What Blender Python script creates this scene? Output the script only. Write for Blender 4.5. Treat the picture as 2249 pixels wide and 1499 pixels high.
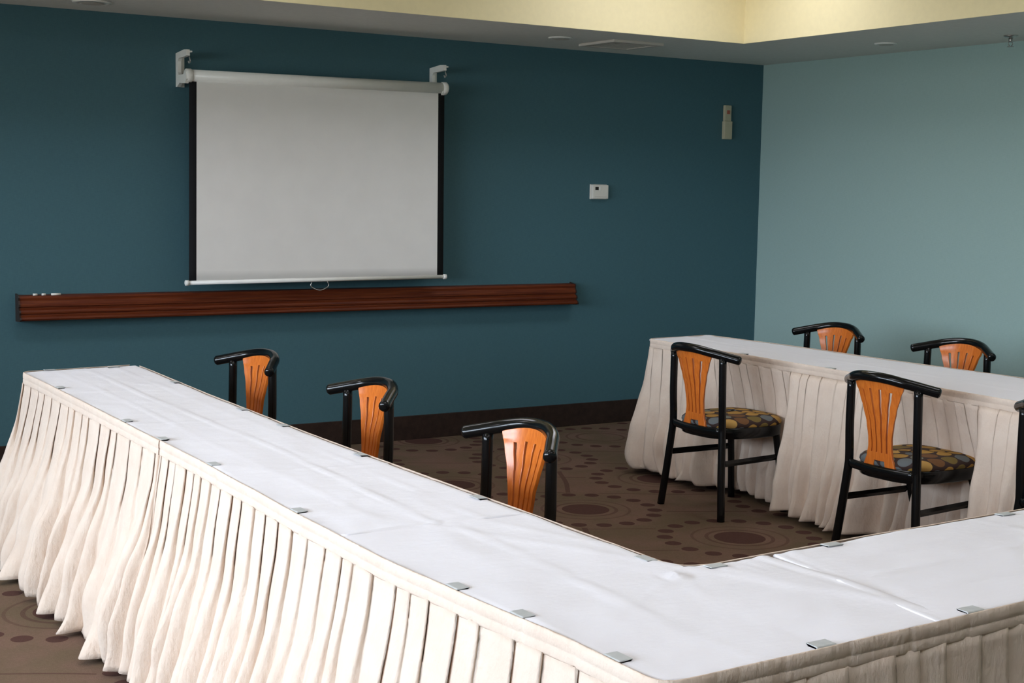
import bpy, bmesh, math, random
from mathutils import Vector, Matrix, noise

for o in list(bpy.data.objects):
    bpy.data.objects.remove(o)
SC = bpy.context.scene
COL = SC.collection
PI = math.pi

# ------------------------------------------------------------------ camera
def make_camera():
    pos = Vector((-7.0649, -7.9813, 1.5605))
    yaw, pit, rol, f = 0.5587, 0.1029, 0.0181, 3189.5
    fw = Vector((math.sin(yaw)*math.cos(pit), math.cos(yaw)*math.cos(pit), -math.sin(pit)))
    r = Vector((math.cos(yaw), -math.sin(yaw), 0))
    u = r.cross(fw)
    r2 = r*math.cos(rol) + u*math.sin(rol)
    u2 = -r*math.sin(rol) + u*math.cos(rol)
    cd = bpy.data.cameras.new('camera')
    cd.sensor_width = 36.0
    cd.sensor_fit = 'HORIZONTAL'
    cd.lens = f/2249*36
    cd.clip_start = 0.05
    cam = bpy.data.objects.new('camera', cd)
    m = Matrix((r2, u2, -fw)).transposed().to_4x4()
    m.translation = pos
    cam.matrix_world = m
    COL.objects.link(cam)
    SC.camera = cam
make_camera()

# ------------------------------------------------------------------ colour management
SC.view_settings.view_transform = 'Standard'
SC.view_settings.look = 'None'
SC.view_settings.gamma = 1.0
SC.view_settings.use_curve_mapping = False
SC.view_settings.exposure = 0.07
SC.cycles.use_denoising = True
SC.cycles.max_bounces = 8
SC.cycles.diffuse_bounces = 6
SC.cycles.transparent_max_bounces = 8

# room measures (metres); the room corner at the right of the photo is the origin
XL, YB = -10.0, -9.8          # left wall (windows) and rear wall
H = 2.488                    # soffit height
TX0, TX1, TY0, TY1, TH = -8.9, -1.071, -8.6, -1.0225, 3.05   # raised tray in the ceiling
WIN = [(-7.5, -5.7), (-5.4, -3.6), (-3.3, -1.5)]
WZ0, WZ1 = 0.95, 2.40
PANEL_X, PANEL_Y, PANEL_L = (-7.3, -5.1, -1.95), (-1.72, -4.4, -7.0), 5.0     # added fill panels under the raised ceiling, out of view

# ------------------------------------------------------------------ world: overcast sky over darker ground
w = bpy.data.worlds.new('sky')
SC.world = w
w.use_nodes = True
nt = w.node_tree
nt.nodes.clear()
out = nt.nodes.new('ShaderNodeOutputWorld')
bg = nt.nodes.new('ShaderNodeBackground')
tc = nt.nodes.new('ShaderNodeTexCoord')
sp = nt.nodes.new('ShaderNodeSeparateXYZ')
rp = nt.nodes.new('ShaderNodeValToRGB')
mr = nt.nodes.new('ShaderNodeMapRange')
mr.inputs[1].default_value = -1; mr.inputs[2].default_value = 1
nt.links.new(tc.outputs['Generated'], sp.inputs[0])
nt.links.new(sp.outputs['Z'], mr.inputs[0])
nt.links.new(mr.outputs[0], rp.inputs[0])
rp.color_ramp.elements[0].position = 0.44
rp.color_ramp.elements[0].color = (0.24, 0.23, 0.20, 1)
rp.color_ramp.elements[1].position = 0.54
rp.color_ramp.elements[1].color = (0.80, 0.88, 1.04, 1)
nt.links.new(rp.outputs[0], bg.inputs[0])
nt.links.new(bg.outputs[0], out.inputs[0])
bg.inputs[1].default_value = 28.0

def area(name, loc, rot, sx, sy, power, color, portal=False):
    l = bpy.data.lights.new(name, 'AREA')
    l.shape = 'RECTANGLE'; l.size = sx; l.size_y = sy
    l.energy = power; l.color = color
    o = bpy.data.objects.new(name, l)
    o.location = loc; o.rotation_euler = rot
    COL.objects.link(o)
    if portal:
        l.cycles.is_portal = True
    return o
for i, (y0, y1) in enumerate(WIN):      # portals guide the sky's light through the windows
    area('window_portal', (XL-0.02, (y0+y1)/2, (WZ0+WZ1)/2), (0, -PI/2, 0), WZ1-WZ0, y1-y0, 1, (1, 1, 1), True)

# ------------------------------------------------------------------ material helpers
def srgb(r, g, b):
    def c(v):
        v /= 255.0
        return v/12.92 if v <= 0.04045 else ((v+0.055)/1.055)**2.4
    return (c(r), c(g), c(b), 1)

class Mat:
    def __init__(s, name, color=(.5, .5, .5, 1), rough=.6, spec=.4, metal=0.0):
        s.m = bpy.data.materials.new(name)
        s.m.use_nodes = True
        s.nt = s.m.node_tree
        s.b = s.nt.nodes['Principled BSDF']
        s.b.inputs['Base Color'].default_value = color
        s.b.inputs['Roughness'].default_value = rough
        s.b.inputs['Specular IOR Level'].default_value = spec
        s.b.inputs['Metallic'].default_value = metal
        s._tc = None
    def n(s, t, **kw):
        nd = s.nt.nodes.new(t)
        for k, v in kw.items():
            setattr(nd, k, v)
        return nd
    def l(s, a, b):
        s.nt.links.new(a, b)
    def tc(s, which='Object'):
        if not s._tc:
            s._tc = s.n('ShaderNodeTexCoord')
        return s._tc.outputs[which]
    def val(s, x):
        return x
    def math(s, op, a, b=None, c=None):
        nd = s.n('ShaderNodeMath', operation=op)
        for i, x in enumerate((a, b, c)):
            if x is None: continue
            if isinstance(x, (int, float)): nd.inputs[i].default_value = x
            else: s.l(x, nd.inputs[i])
        return nd.outputs[0]
    def mapping(s, src, scale=(1, 1, 1), rot=(0, 0, 0), loc=(0, 0, 0)):
        m = s.n('ShaderNodeMapping')
        m.inputs['Scale'].default_value = scale
        m.inputs['Rotation'].default_value = rot
        m.inputs['Location'].default_value = loc
        s.l(src, m.inputs[0])
        return m.outputs[0]
    def noise(s, vec, scale, detail=3, rough=.55):
        nd = s.n('ShaderNodeTexNoise')
        nd.inputs['Scale'].default_value = scale
        nd.inputs['Detail'].default_value = detail
        nd.inputs['Roughness'].default_value = rough
        s.l(vec, nd.inputs['Vector'])
        return nd.outputs[0]
    def ramp(s, fac, stops, interp='LINEAR'):
        nd = s.n('ShaderNodeValToRGB')
        cr = nd.color_ramp
        cr.interpolation = interp
        while len(cr.elements) < len(stops): cr.elements.new(0.5)
        for e, (p, c) in zip(cr.elements, stops):
            e.position = p; e.color = c
        s.l(fac, nd.inputs[0])
        return nd.outputs[0]
    def mix(s, fac, a, b, mode='MIX'):
        nd = s.n('ShaderNodeMix', data_type='RGBA', blend_type=mode)
        for i, x in ((0, fac), (6, a), (7, b)):
            if isinstance(x, (int, float)): nd.inputs[i].default_value = x
            elif isinstance(x, tuple): nd.inputs[i].default_value = x
            else: s.l(x, nd.inputs[i])
        return nd.outputs[2]
    def color(s, c):
        s.l(c, s.b.inputs['Base Color'])
    def bump(s, h, strength=.3, dist=.01):
        nd = s.n('ShaderNodeBump')
        nd.inputs['Strength'].default_value = strength
        nd.inputs['Distance'].default_value = dist
        s.l(h, nd.inputs['Height'])
        s.l(nd.outputs[0], s.b.inputs['Normal'])

def linen_wall(name, col, dark, rough=.62):
    m = Mat(name, col, rough, .25)
    v = m.tc()
    a = m.noise(m.mapping(v, (6, 6, 90)), 6, 4)
    b = m.noise(m.mapping(v, (60, 60, 5)), 6, 3)
    c = m.math('ADD', m.math('MULTIPLY', a, .6), m.math('MULTIPLY', b, .4))
    m.color(m.ramp(c, [(.35, dark), (.65, col)]))
    m.bump(c, .15, .004)
    return m.m

TEAL = linen_wall('teal_vinyl', (.068, .155, .183, 1), (.053, .127, .153, 1))
PALE = linen_wall('pale_blue_vinyl', (.370, .510, .485, 1), (.330, .465, .440, 1))

def plain(name, col, rough=.6, spec=.4, metal=0.0, ns=0, amt=.1, bump=0):
    m = Mat(name, col, rough, spec, metal)
    if ns:
        f = m.noise(m.tc(), ns, 4)
        lo = tuple(c*(1-amt) for c in col[:3])+(1,)
        hi = tuple(min(1, c*(1+amt)) for c in col[:3])+(1,)
        m.color(m.ramp(f, [(.3, lo), (.7, hi)]))
        if bump: m.bump(f, bump, .003)
    return m.m

SOFFIT = plain('ceiling_paint', (.82, .82, .77, 1), .9, .1, ns=40, amt=.03, bump=.05)
CREAM = plain('cream_paint', (.88, .79, .50, 1), .9, .1, ns=30, amt=.02)
WHITEPL = plain('white_enamel', (.88, .87, .82, 1), .35, .5, ns=20, amt=.02)
BLACKM = plain('black_lacquered_metal', (.004, .0045, .005, 1), .16, .34, ns=60, amt=.2)
DARKWOOD = plain('dark_baseboard', (.030, .017, .013, 1), .45, .35, ns=30, amt=.3)
SCREENM = plain('screen_fabric', (.84, .82, .79, 1), .85, .15, ns=6, amt=.02)
BLACKF = plain('black_border', (.008, .008, .009, 1), .8, .2)
CHROME = plain('brushed_metal', (.55, .54, .52, 1), .3, .5, 1.0)
LAMIN = plain('table_laminate', (.45, .40, .33, 1), .5, .3, ns=30, amt=.1)
DARKV = plain('vent_dark', (.03, .028, .024, 1), .8, .2)
VENTW = plain('vent_paint', (.62, .58, .52, 1), .6, .3)
BEIGE = plain('beige_plastic', (.50, .46, .32, 1), .5, .35, ns=30, amt=.04)
THERM = plain('off_white_plastic', (.78, .75, .68, 1), .45, .4, ns=30, amt=.02)
REDP = plain('red_label', (.42, .12, .08, 1), .6, .3)
CHALK = plain('chalk', (.85, .83, .76, 1), .9, .1)

def m_cloth():
    m = Mat('white_table_linen', (.87, .86, .91, 1), .75, .2)
    v = m.tc()
    a = m.noise(m.mapping(v, (1.2, 5, 1)), 3, 5, .6)
    b = m.noise(v, 9, 4)
    wv = m.noise(v, 900, 2)
    h = m.math('ADD', m.math('MULTIPLY', a, .7), m.math('ADD', m.math('MULTIPLY', b, .3), m.math('MULTIPLY', wv, .03)))
    m.bump(h, .42, .014)
    m.b.inputs['Sheen Weight'].default_value = .1
    return m.m
CLOTH = m_cloth()

def m_skirt():
    m = Mat('cream_skirt_fabric', (.80, .70, .60, 1), .8, .15)
    v = m.tc()
    a = m.noise(m.mapping(v, (1, 1, .35)), 22, 5, .6)
    b = m.noise(v, 60, 3)
    col = m.noise(v, 14, 3)
    m.color(m.ramp(col, [(.3, (.745, .60, .495, 1)), (.7, (.79, .66, .555, 1))]))
    m.bump(m.math('ADD', m.math('MULTIPLY', a, .8), m.math('MULTIPLY', b, .25)), .75, .014)
    # thin fabric: a little light passes through
    tr = m.n('ShaderNodeBsdfTranslucent')
    tr.inputs[0].default_value = (.80, .60, .46, 1)
    mx = m.n('ShaderNodeMixShader')
    mx.inputs[0].default_value = .07
    o = m.nt.nodes['Material Output']
    m.l(m.b.outputs[0], mx.inputs[1]); m.l(tr.outputs[0], mx.inputs[2])
    m.l(mx.outputs[0], o.inputs[0])
    return m.m
SKIRT = m_skirt()

def m_clip():
    m = Mat('clear_clip_plastic', (.50, .52, .50, 1), .5, .3)
    m.b.inputs['Transmission Weight'].default_value = .25
    f = m.noise(m.tc(), 50, 2)
    m.color(m.ramp(f, [(.3, (.62, .65, .65, 1)), (.7, (.70, .72, .72, 1))]))
    return m.m
CLIP = m_clip()

def m_glass():
    m = Mat('window_glass', (1, 1, 1, 1))
    tr = m.n('ShaderNodeBsdfTransparent')
    tr.inputs[0].default_value = (.93, .95, .94, 1)
    gl = m.n('ShaderNodeBsdfGlossy')
    gl.inputs['Roughness'].default_value = .02
    fr = m.n('ShaderNodeFresnel')
    mx = m.n('ShaderNodeMixShader')
    m.l(fr.outputs[0], mx.inputs[0]); m.l(tr.outputs[0], mx.inputs[1]); m.l(gl.outputs[0], mx.inputs[2])
    m.l(mx.outputs[0], m.nt.nodes['Material Output'].inputs[0])
    return m.m
GLASS = m_glass()

def m_splat():
    m = Mat('orange_lacquered_wood', (.60, .17, .03, 1), .28, .5)
    v = m.tc()
    g = m.noise(m.mapping(v, (14, 14, 1.2)), 9, 6, .65)
    m.color(m.ramp(g, [(.25, (.46, .095, .012, 1)), (.5, (.62, .155, .020, 1)), (.75, (.72, .215, .034, 1))]))
    m.b.inputs['Coat Weight'].default_value = .15
    m.b.inputs['Coat Roughness'].default_value = .12
    return m.m
SPLAT = m_splat()

def m_railwood():
    m = Mat('mahogany_rail', (.12, .03, .012, 1), .5, .2)
    v = m.tc()
    g = m.noise(m.mapping(v, (.8, 20, 30)), 5, 5, .6)
    m.color(m.ramp(g, [(.3, (.070, .011, .004, 1)), (.55, (.13, .026, .007, 1)), (.75, (.19, .046, .012, 1))]))
    return m.m
RAILW = m_railwood()

def m_carpet():
    m = Mat('patterned_carpet', (.2, .15, .1, 1), 1.0, 0.0)
    v = m.tc()
    sx = m.n('ShaderNodeSeparateXYZ'); m.l(v, sx.inputs[0])
    ax, ay = -2.70, -3.00
    v1 = (.29, -.82); v2 = (.80, .45)
    det = v1[0]*v2[1]-v1[1]*v2[0]
    X = m.math('SUBTRACT', sx.outputs[0], ax); Y = m.math('SUBTRACT', sx.outputs[1], ay)
    def lin(a, b): return m.math('ADD', m.math('MULTIPLY', X, a), m.math('MULTIPLY', Y, b))
    p = m.math('ADD', lin(v2[1]/det, -v2[0]/det), .5)
    q = m.math('ADD', lin(-v1[1]/det, v1[0]/det), .5)
    fp = m.math('SUBTRACT', m.math('FRACT', p), .5); fq = m.math('SUBTRACT', m.math('FRACT', q), .5)
    wx = m.math('ADD', m.math('MULTIPLY', fp, v1[0]), m.math('MULTIPLY', fq, v2[0]))
    wy = m.math('ADD', m.math('MULTIPLY', fp, v1[1]), m.math('MULTIPLY', fq, v2[1]))
    r = m.math('SQRT', m.math('ADD', m.math('MULTIPLY', wx, wx), m.math('MULTIPLY', wy, wy)))
    ang = m.math('ARCTAN2', wy, wx)
    cell = m.n('ShaderNodeCombineXYZ')
    m.l(m.math('FLOOR', p), cell.inputs[0]); m.l(m.math('FLOOR', q), cell.inputs[1])
    wn = m.n('ShaderNodeTexWhiteNoise', noise_dimensions='3D'); m.l(cell.outputs[0], wn.inputs[0])
    rnd = wn.outputs[0]
    def band(x, c, hw):  # 1 where |x-c|<hw
        return m.math('LESS_THAN', m.math('ABSOLUTE', m.math('SUBTRACT', x, c)), hw)
    disc = m.math('LESS_THAN', r, .118)
    ring1 = band(r, .152, .009)
    ring2 = band(r, .218, .007)
    # ring of dots
    N = 18
    da = m.math('SUBTRACT', m.math('FRACT', m.math('MULTIPLY', m.math('ADD', ang, PI), N/(2*PI))), .5)
    tang = m.math('MULTIPLY', m.math('MULTIPLY', da, 2*PI/N), r)
    dr = m.math('SUBTRACT', r, .345)
    dots = m.math('LESS_THAN', m.math('ADD', m.math('MULTIPLY', tang, tang), m.math('MULTIPLY', dr, dr)), .038**2)
    # thin stray lines between the motifs, in two crossing directions
    outside = m.math('GREATER_THAN', r, .40)
    U = lin(.88, -.48); V = lin(.48, .88)
    wob = m.math('MULTIPLY', m.noise(v, 1.1, 1), .10)
    l1 = band(m.math('FRACT', m.math('MULTIPLY', m.math('ADD', V, wob), 1/.41)), .5, .014)
    l2 = band(m.math('FRACT', m.math('MULTIPLY', m.math('ADD', U, wob), 1/1.3)), .5, .010)
    lines = m.math('MULTIPLY', m.math('MAXIMUM', l1, l2), outside)
    dark = m.math('MAXIMUM', m.math('MAXIMUM', m.math('MULTIPLY', disc, m.math('GREATER_THAN', rnd, .12)), dots), m.math('MULTIPLY', ring1, .6))
    dark = m.math('MAXIMUM', dark, m.math('MAXIMUM', m.math('MULTIPLY', lines, .7), m.math('MULTIPLY', ring2, .45)))
    fl = m.math('ADD', m.math('MULTIPLY', m.noise(v, 260, 2), .55), m.math('MULTIPLY', m.noise(v, 75, 4), .45))
    mo = m.noise(v, 3.2, 3)
    base = m.mix(m.ramp(mo, [(.40, (0, 0, 0, 1)), (.62, (1, 1, 1, 1))]), (.165, .120, .080, 1), (.205, .130, .098, 1))
    base = m.mix(.45, base, m.ramp(fl, [(.3, (.45, .45, .45, 1)), (.7, (1, 1, 1, 1))]), 'MULTIPLY')
    spot = m.mix(.35, (.100, .054, .045, 1), m.ramp(fl, [(.3, (.4, .4, .4, 1)), (.7, (1, 1, 1, 1))]), 'MULTIPLY')
    m.color(m.mix(dark, base, spot))
    m.bump(fl, .4, .004)
    return m.m
CARPET = m_carpet()

def m_seat():
    m = Mat('circle_patterned_upholstery', (.1, .08, .06, 1), .8, .2)
    uv = m.tc('UV')
    sx = m.n('ShaderNodeSeparateXYZ'); m.l(uv, sx.inputs[0])
    S = 1/.076
    row = m.math('FLOOR', m.math('MULTIPLY', sx.outputs[1], S*1.10))
    off = m.math('MULTIPLY', m.math('MODULO', m.math('ADD', row, 100), 2), .5)
    a = m.math('ADD', m.math('MULTIPLY', sx.outputs[0], S), off)
    fa = m.math('SUBTRACT', m.math('FRACT', a), .5)
    fb = m.math('SUBTRACT', m.math('FRACT', m.math('MULTIPLY', sx.outputs[1], S*1.10)), .5)
    r = m.math('SQRT', m.math('ADD', m.math('MULTIPLY', fa, fa), m.math('MULTIPLY', fb, fb)))
    inside = m.math('LESS_THAN', r, .455)
    cell = m.n('ShaderNodeCombineXYZ')
    m.l(m.math('FLOOR', a), cell.inputs[0]); m.l(row, cell.inputs[1])
    wn = m.n('ShaderNodeTexWhiteNoise', noise_dimensions='3D'); m.l(cell.outputs[0], wn.inputs[0])
    c = m.ramp(wn.outputs[0], [(0, (.42, .24, .055, 1)), (.22, (.13, .145, .15, 1)), (.42, (.17, .12, .035, 1)),
                               (.58, (.50, .30, .09, 1)), (.74, (.16, .075, .030, 1)), (.88, (.17, .18, .15, 1))], 'CONSTANT')
    m.color(m.mix(inside, (.045, .026, .022, 1), c))
    m.bump(m.noise(uv, 500, 2), .2, .002)
    return m.m
SEATM = m_seat()

# ------------------------------------------------------------------ mesh helpers
def link(name, bm, mat, parent=None, smooth=False, recalc=True):
    if recalc:
        bmesh.ops.recalc_face_normals(bm, faces=bm.faces)
    me = bpy.data.meshes.new(name)
    bm.to_mesh(me); bm.free()
    for m in (mat if isinstance(mat, (list, tuple)) else [mat]):
        me.materials.append(m)
    if smooth:
        for p in me.polygons: p.use_smooth = True
    o = bpy.data.objects.new(name, me)
    COL.objects.link(o)
    if parent: o.parent = parent
    return o

def empty(name, loc=(0, 0, 0), rz=0):
    o = bpy.data.objects.new(name, None)
    o.empty_display_size = .1
    o.location = loc; o.rotation_euler = (0, 0, rz)
    COL.objects.link(o)
    return o

def tag(o, label=None, cat=None, group=None, kind=None):
    if label: o['label'] = label
    if cat: o['category'] = cat
    if group: o['group'] = group
    if kind: o['kind'] = kind
    return o

def bx(bm, x0, x1, y0, y1, z0, z1, bev=0, mi=0):
    vs = [bm.verts.new((x, y, z)) for z in (z0, z1) for y in (y0, y1) for x in (x0, x1)]
    fs = []
    for a in ((0, 2, 3, 1), (4, 5, 7, 6), (0, 1, 5, 4), (2, 6, 7, 3), (0, 4, 6, 2), (1, 3, 7, 5)):
        f = bm.faces.new([vs[i] for i in a]); f.material_index = mi; fs.append(f)
    if bev:
        es = list({e for f in fs for e in f.edges})
        bmesh.ops.bevel(bm, geom=es, offset=bev, segments=2, affect='EDGES', profile=.6)
    return bm

def cr(pts, n):
    """Catmull-Rom resample of a point list."""
    P = [Vector(p) for p in pts]
    P = [P[0]*2-P[1]]+P+[P[-1]*2-P[-2]]
    o = []
    for i in range(1, len(P)-2):
        for k in range(n):
            t = k/n
            a, b, c, d = P[i-1:i+3]
            o.append(.5*((2*b)+(c-a)*t+(2*a-5*b+4*c-d)*t*t+(3*b-3*c+d-a)*t**3))
    o.append(P[-2])
    return o

def tube(bm, pts, rad, seg=14, cap=True, sq=(1, 1), dome=False):
    """tube along points; rad scalar or list; sq = scale in (side, up)"""
    P = [Vector(p) for p in pts]
    n = len(P)
    R = rad if isinstance(rad, (list, tuple)) else [rad]*n
    if dome:
        d0 = (P[0]-P[1]).normalized(); d1 = (P[-1]-P[-2]).normalized()
        P = [P[0]+d0*R[0]*.55, P[0]+d0*R[0]*.42, P[0]+d0*R[0]*.15]+P+[P[-1]+d1*R[-1]*.15, P[-1]+d1*R[-1]*.42, P[-1]+d1*R[-1]*.55]
        R = [R[0]*.35, R[0]*.75, R[0]*.97]+list(R)+[R[-1]*.97, R[-1]*.75, R[-1]*.35]
        n = len(P)
    rings = []
    up = Vector((0, 0, 1))
    for i in range(n):
        t = (P[min(i+1, n-1)]-P[max(i-1, 0)]).normalized()
        a = t.cross(up)
        if a.length < .2: a = t.cross(Vector((0, 1, 0)))
        a.normalize(); b = a.cross(t).normalized()
        rings.append([bm.verts.new(P[i]+(a*math.cos(q)*sq[0]+b*math.sin(q)*sq[1])*R[i]) for q in [2*PI*k/seg for k in range(seg)]])
    for i in range(n-1):
        for k in range(seg):
            bm.faces.new((rings[i][k], rings[i][(k+1) % seg], rings[i+1][(k+1) % seg], rings[i+1][k]))
    if cap:
        bm.faces.new(rings[0][::-1]); bm.faces.new(rings[-1])
    return bm

def prism(bm, outline, axis, a0, a1, mi=0):
    """extrude a 2D outline along axis ('x','y','z')"""
    def pt(u, v, a):
        return {'x': (a, u, v), 'y': (u, a, v), 'z': (u, v, a)}[axis]
    A = [bm.verts.new(pt(u, v, a0)) for u, v in outline]
    B = [bm.verts.new(pt(u, v, a1)) for u, v in outline]
    n = len(A)
    fs = [bm.faces.new(A[::-1]), bm.faces.new(B)]
    for i in range(n):
        fs.append(bm.faces.new((A[i], A[(i+1) % n], B[(i+1) % n], B[i])))
    for f in fs: f.material_index = mi
    return bm

def lathe(bm, prof, c=(0, 0, 0), seg=32, axis='z'):
    rings = []
    for r, h in prof:
        ring = []
        for k in range(seg):
            q = 2*PI*k/seg
            if axis == 'z': p = (c[0]+r*math.cos(q), c[1]+r*math.sin(q), c[2]+h)
            else: p = (c[0]+h, c[1]+r*math.cos(q), c[2]+r*math.sin(q))
            ring.append(bm.verts.new(p))
        rings.append(ring)
    for i in range(len(rings)-1):
        for k in range(seg):
            bm.faces.new((rings[i][k], rings[i][(k+1) % seg], rings[i+1][(k+1) % seg], rings[i+1][k]))
    bm.faces.new(rings[0][::-1]); bm.faces.new(rings[-1])
    return bm

NB = bmesh.new

# ------------------------------------------------------------------ the room shell
def struct(o): return tag(o, kind='structure')
b = NB(); bx(b, XL-.15, .15, YB-.15, .15, -.12, 0); struct(link('floor', b, CARPET))
b = NB(); bx(b, XL-.15, .15, 0, .15, 0, H); struct(link('wall_front', b, TEAL))
b = NB(); bx(b, 0, .15, YB, 0, 0, H); struct(link('wall_right', b, PALE))
b = NB(); bx(b, XL-.15, .15, YB-.15, YB, 0, H); struct(link('wall_rear', b, PALE))
b = NB()
ys = [YB]
for y0, y1 in WIN: ys += [y0, y1]
ys += [0]
bx(b, XL-.15, XL, YB, 0, 0, WZ0); bx(b, XL-.15, XL, YB, 0, WZ1, H)
for i in range(0, len(ys), 2): bx(b, XL-.15, XL, ys[i], ys[i+1], WZ0, WZ1)
struct(link('wall_left', b, PALE))
# ceiling: soffit ring, risers of the raised tray and the tray's top
b = NB()
bx(b, XL-.15, .15, TY1, .15, H, TH+.1); bx(b, XL-.15, .15, YB-.15, TY0, H, TH+.1)
bx(b, XL-.15, TX0, TY0, TY1, H, TH+.1); bx(b, TX1, .15, TY0, TY1, H, TH+.1)
struct(link('ceiling', b, SOFFIT))
b = NB()      # cream painted lining of the tray
e = .006
bx(b, TX0, TX1, TY1-e, TY1, H+.0005, TH); bx(b, TX0, TX1, TY0, TY0+e, H+.0005, TH)
bx(b, TX0, TX0+e, TY0+e, TY1-e, H+.0005, TH); bx(b, TX1-e, TX1, TY0+e, TY1-e, H+.0005, TH)
bx(b, TX0, TX1, TY0, TY1, TH, TH+.1)
struct(link('trim_1', b, CREAM))
BH = .151
def baseboard(name, pts):
    b = NB()
    (x0, x1, y0, y1) = pts
    bx(b, x0, x1, y0, y1, 0, BH, .003)
    struct(link(name, b, DARKWOOD))
baseboard('baseboard_front', (XL, 0, -.014, 0))
baseboard('baseboard_right', (-.014, 0, YB, -.014))
baseboard('baseboard_left', (XL, XL+.014, YB, -.014))
baseboard('baseboard_rear', (XL, 0, YB, YB+.014))
for i, (y0, y1) in enumerate(WIN):
    t = struct(empty('window_%d' % (i+1), (XL-.075, (y0+y1)/2, WZ0)))
    hw = (y1-y0)/2; hh = WZ1-WZ0
    b = NB()
    bx(b, -.04, .04, -hw, hw, 0, .05); bx(b, -.04, .04, -hw, hw, hh-.05, hh)
    bx(b, -.04, .04, -hw, -hw+.05, .05, hh-.05); bx(b, -.04, .04, hw-.05, hw, .05, hh-.05)
    bx(b, -.03, .03, -.025, .025, .05, hh-.05)
    link('window_frame', b, WHITEPL, t)
    for s in (-1, 1):
        b = NB(); a0, a1 = (-hw+.05, -.025) if s < 0 else (.025, hw-.05)
        bx(b, -.004, .004, a0, a1, .05, hh-.05)
        link('window_pane', b, GLASS, t)
    b = NB(); bx(b, .04, .13, -hw-.03, hw+.03, -.03, 0, .004); link('window_sill', b, WHITEPL, t)

# unseen light panels, added to brighten tabletops and tray from above
def m_glow():
    m = Mat('added_panel_diffuser', (1, 1, 1, 1), .4)
    m.b.inputs['Emission Color'].default_value = (.98, .97, 1.04, 1)
    m.b.inputs['Emission Strength'].default_value = PANEL_L
    return m.m
GLOW = m_glow()
for ci, cx_ in enumerate(PANEL_X):
    for ri, cy_ in enumerate(PANEL_Y):
        t = tag(empty('added_light_panel', (cx_, cy_, TH)), 'added fill panel under raised ceiling, %s row from teal wall, %s from window wall' % (('first', 'second', 'third')[ri], ('first', 'second', 'third')[ci]), 'light', 'added fill panels under the raised ceiling')
        b = NB()
        for q in ((-.62, .62, -.32, -.30), (-.62, .62, .30, .32), (-.62, -.60, -.30, .30), (.60, .62, -.30, .30)): bx(b, *q, -.05, 0)
        link('panel_frame', b, WHITEPL, t)
        b = NB(); bx(b, -.60, .60, -.30, .30, -.04, -.02); link('diffuser', b, GLOW, t)

# ------------------------------------------------------------------ things on the soffit
def downlight(x, y, label, r=.085):
    t = tag(empty('recessed_light', (x, y, H)), label, 'light', 'recessed lights in the soffit')
    b = NB(); lathe(b, [(r*.70, -.002), (r*.72, -.010), (r*.95, -.008), (r, -.001)]) ; link('trim_ring', b, WHITEPL, t, True)
    b = NB(); lathe(b, [(r*.62, -.011), (r*.5, -.0112), (r*.2, -.012)]); link('lens', b, VENTW, t, True)
downlight(-4.90, -.40, 'white ringed recessed light in the soffit at the upper left of the photo', .10)
downlight(-2.13, -.575, 'faint recessed light in the soffit just left of the square air vent', .075)
downlight(-.47, -1.62, 'faint recessed light in the soffit over the pale right wall', .07)

t = tag(empty('ceiling_vent', (-1.645, -.53, H)), 'square grey air vent set in the soffit over the teal wall', 'vent')
b = NB()
s = .19
for (x0, x1, y0, y1) in ((-s, s, -s, -s+.035), (-s, s, s-.035, s), (-s, -s+.035, -s+.035, s-.035), (s-.035, s, -s+.035, s-.035)):
    bx(b, x0, x1, y0, y1, -.016, 0, .003)
link('vent_frame', b, VENTW, t)
b = NB(); bx(b, -s+.035, s-.035, -s+.035, s-.035, -.003, -.0005); link('vent_backing', b, DARKV, t)
for k in range(6):
    y = -s+.055+k*(2*s-.11)/5
    b = NB(); bx(b, -s+.035, s-.035, y-.011, y+.011, -.012, -.008)
    o = link('vent_slat', b, VENTW, t)

t = tag(empty('sprinkler', (-.273, -2.379, H)), 'small dark fire sprinkler hanging from the soffit over the pale wall', 'sprinkler')
b = NB(); lathe(b, [(.040, 0), (.040, -.004), (.030, -.012), (.012, -.014)], seg=24); link('escutcheon', b, CHROME, t, True)
b = NB(); lathe(b, [(.012, -.012), (.012, -.035), (.008, -.038)], seg=16)
tube(b, cr([(.010, 0, -.034), (.018, 0, -.045), (.010, 0, -.058), (.003, 0, -.062)], 4), .0025, 8)
tube(b, cr([(-.010, 0, -.034), (-.018, 0, -.045), (-.010, 0, -.058), (-.003, 0, -.062)], 4), .0025, 8)
link('sprinkler_frame', b, CHROME, t, True)
b = NB(); lathe(b, [(.018, -.062), (.019, -.064), (.004, -.066)], seg=20); link('deflector', b, CHROME, t, True)

# ------------------------------------------------------------------ projection screen
t = tag(empty('projection_screen', (-3.49, -.003, 2.16)), 'pull-down white projection screen with black side borders on teal wall', 'projection screen')
def L(x, z): return (x+3.49, z-2.16)     # world to local
SY = -.140
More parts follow.
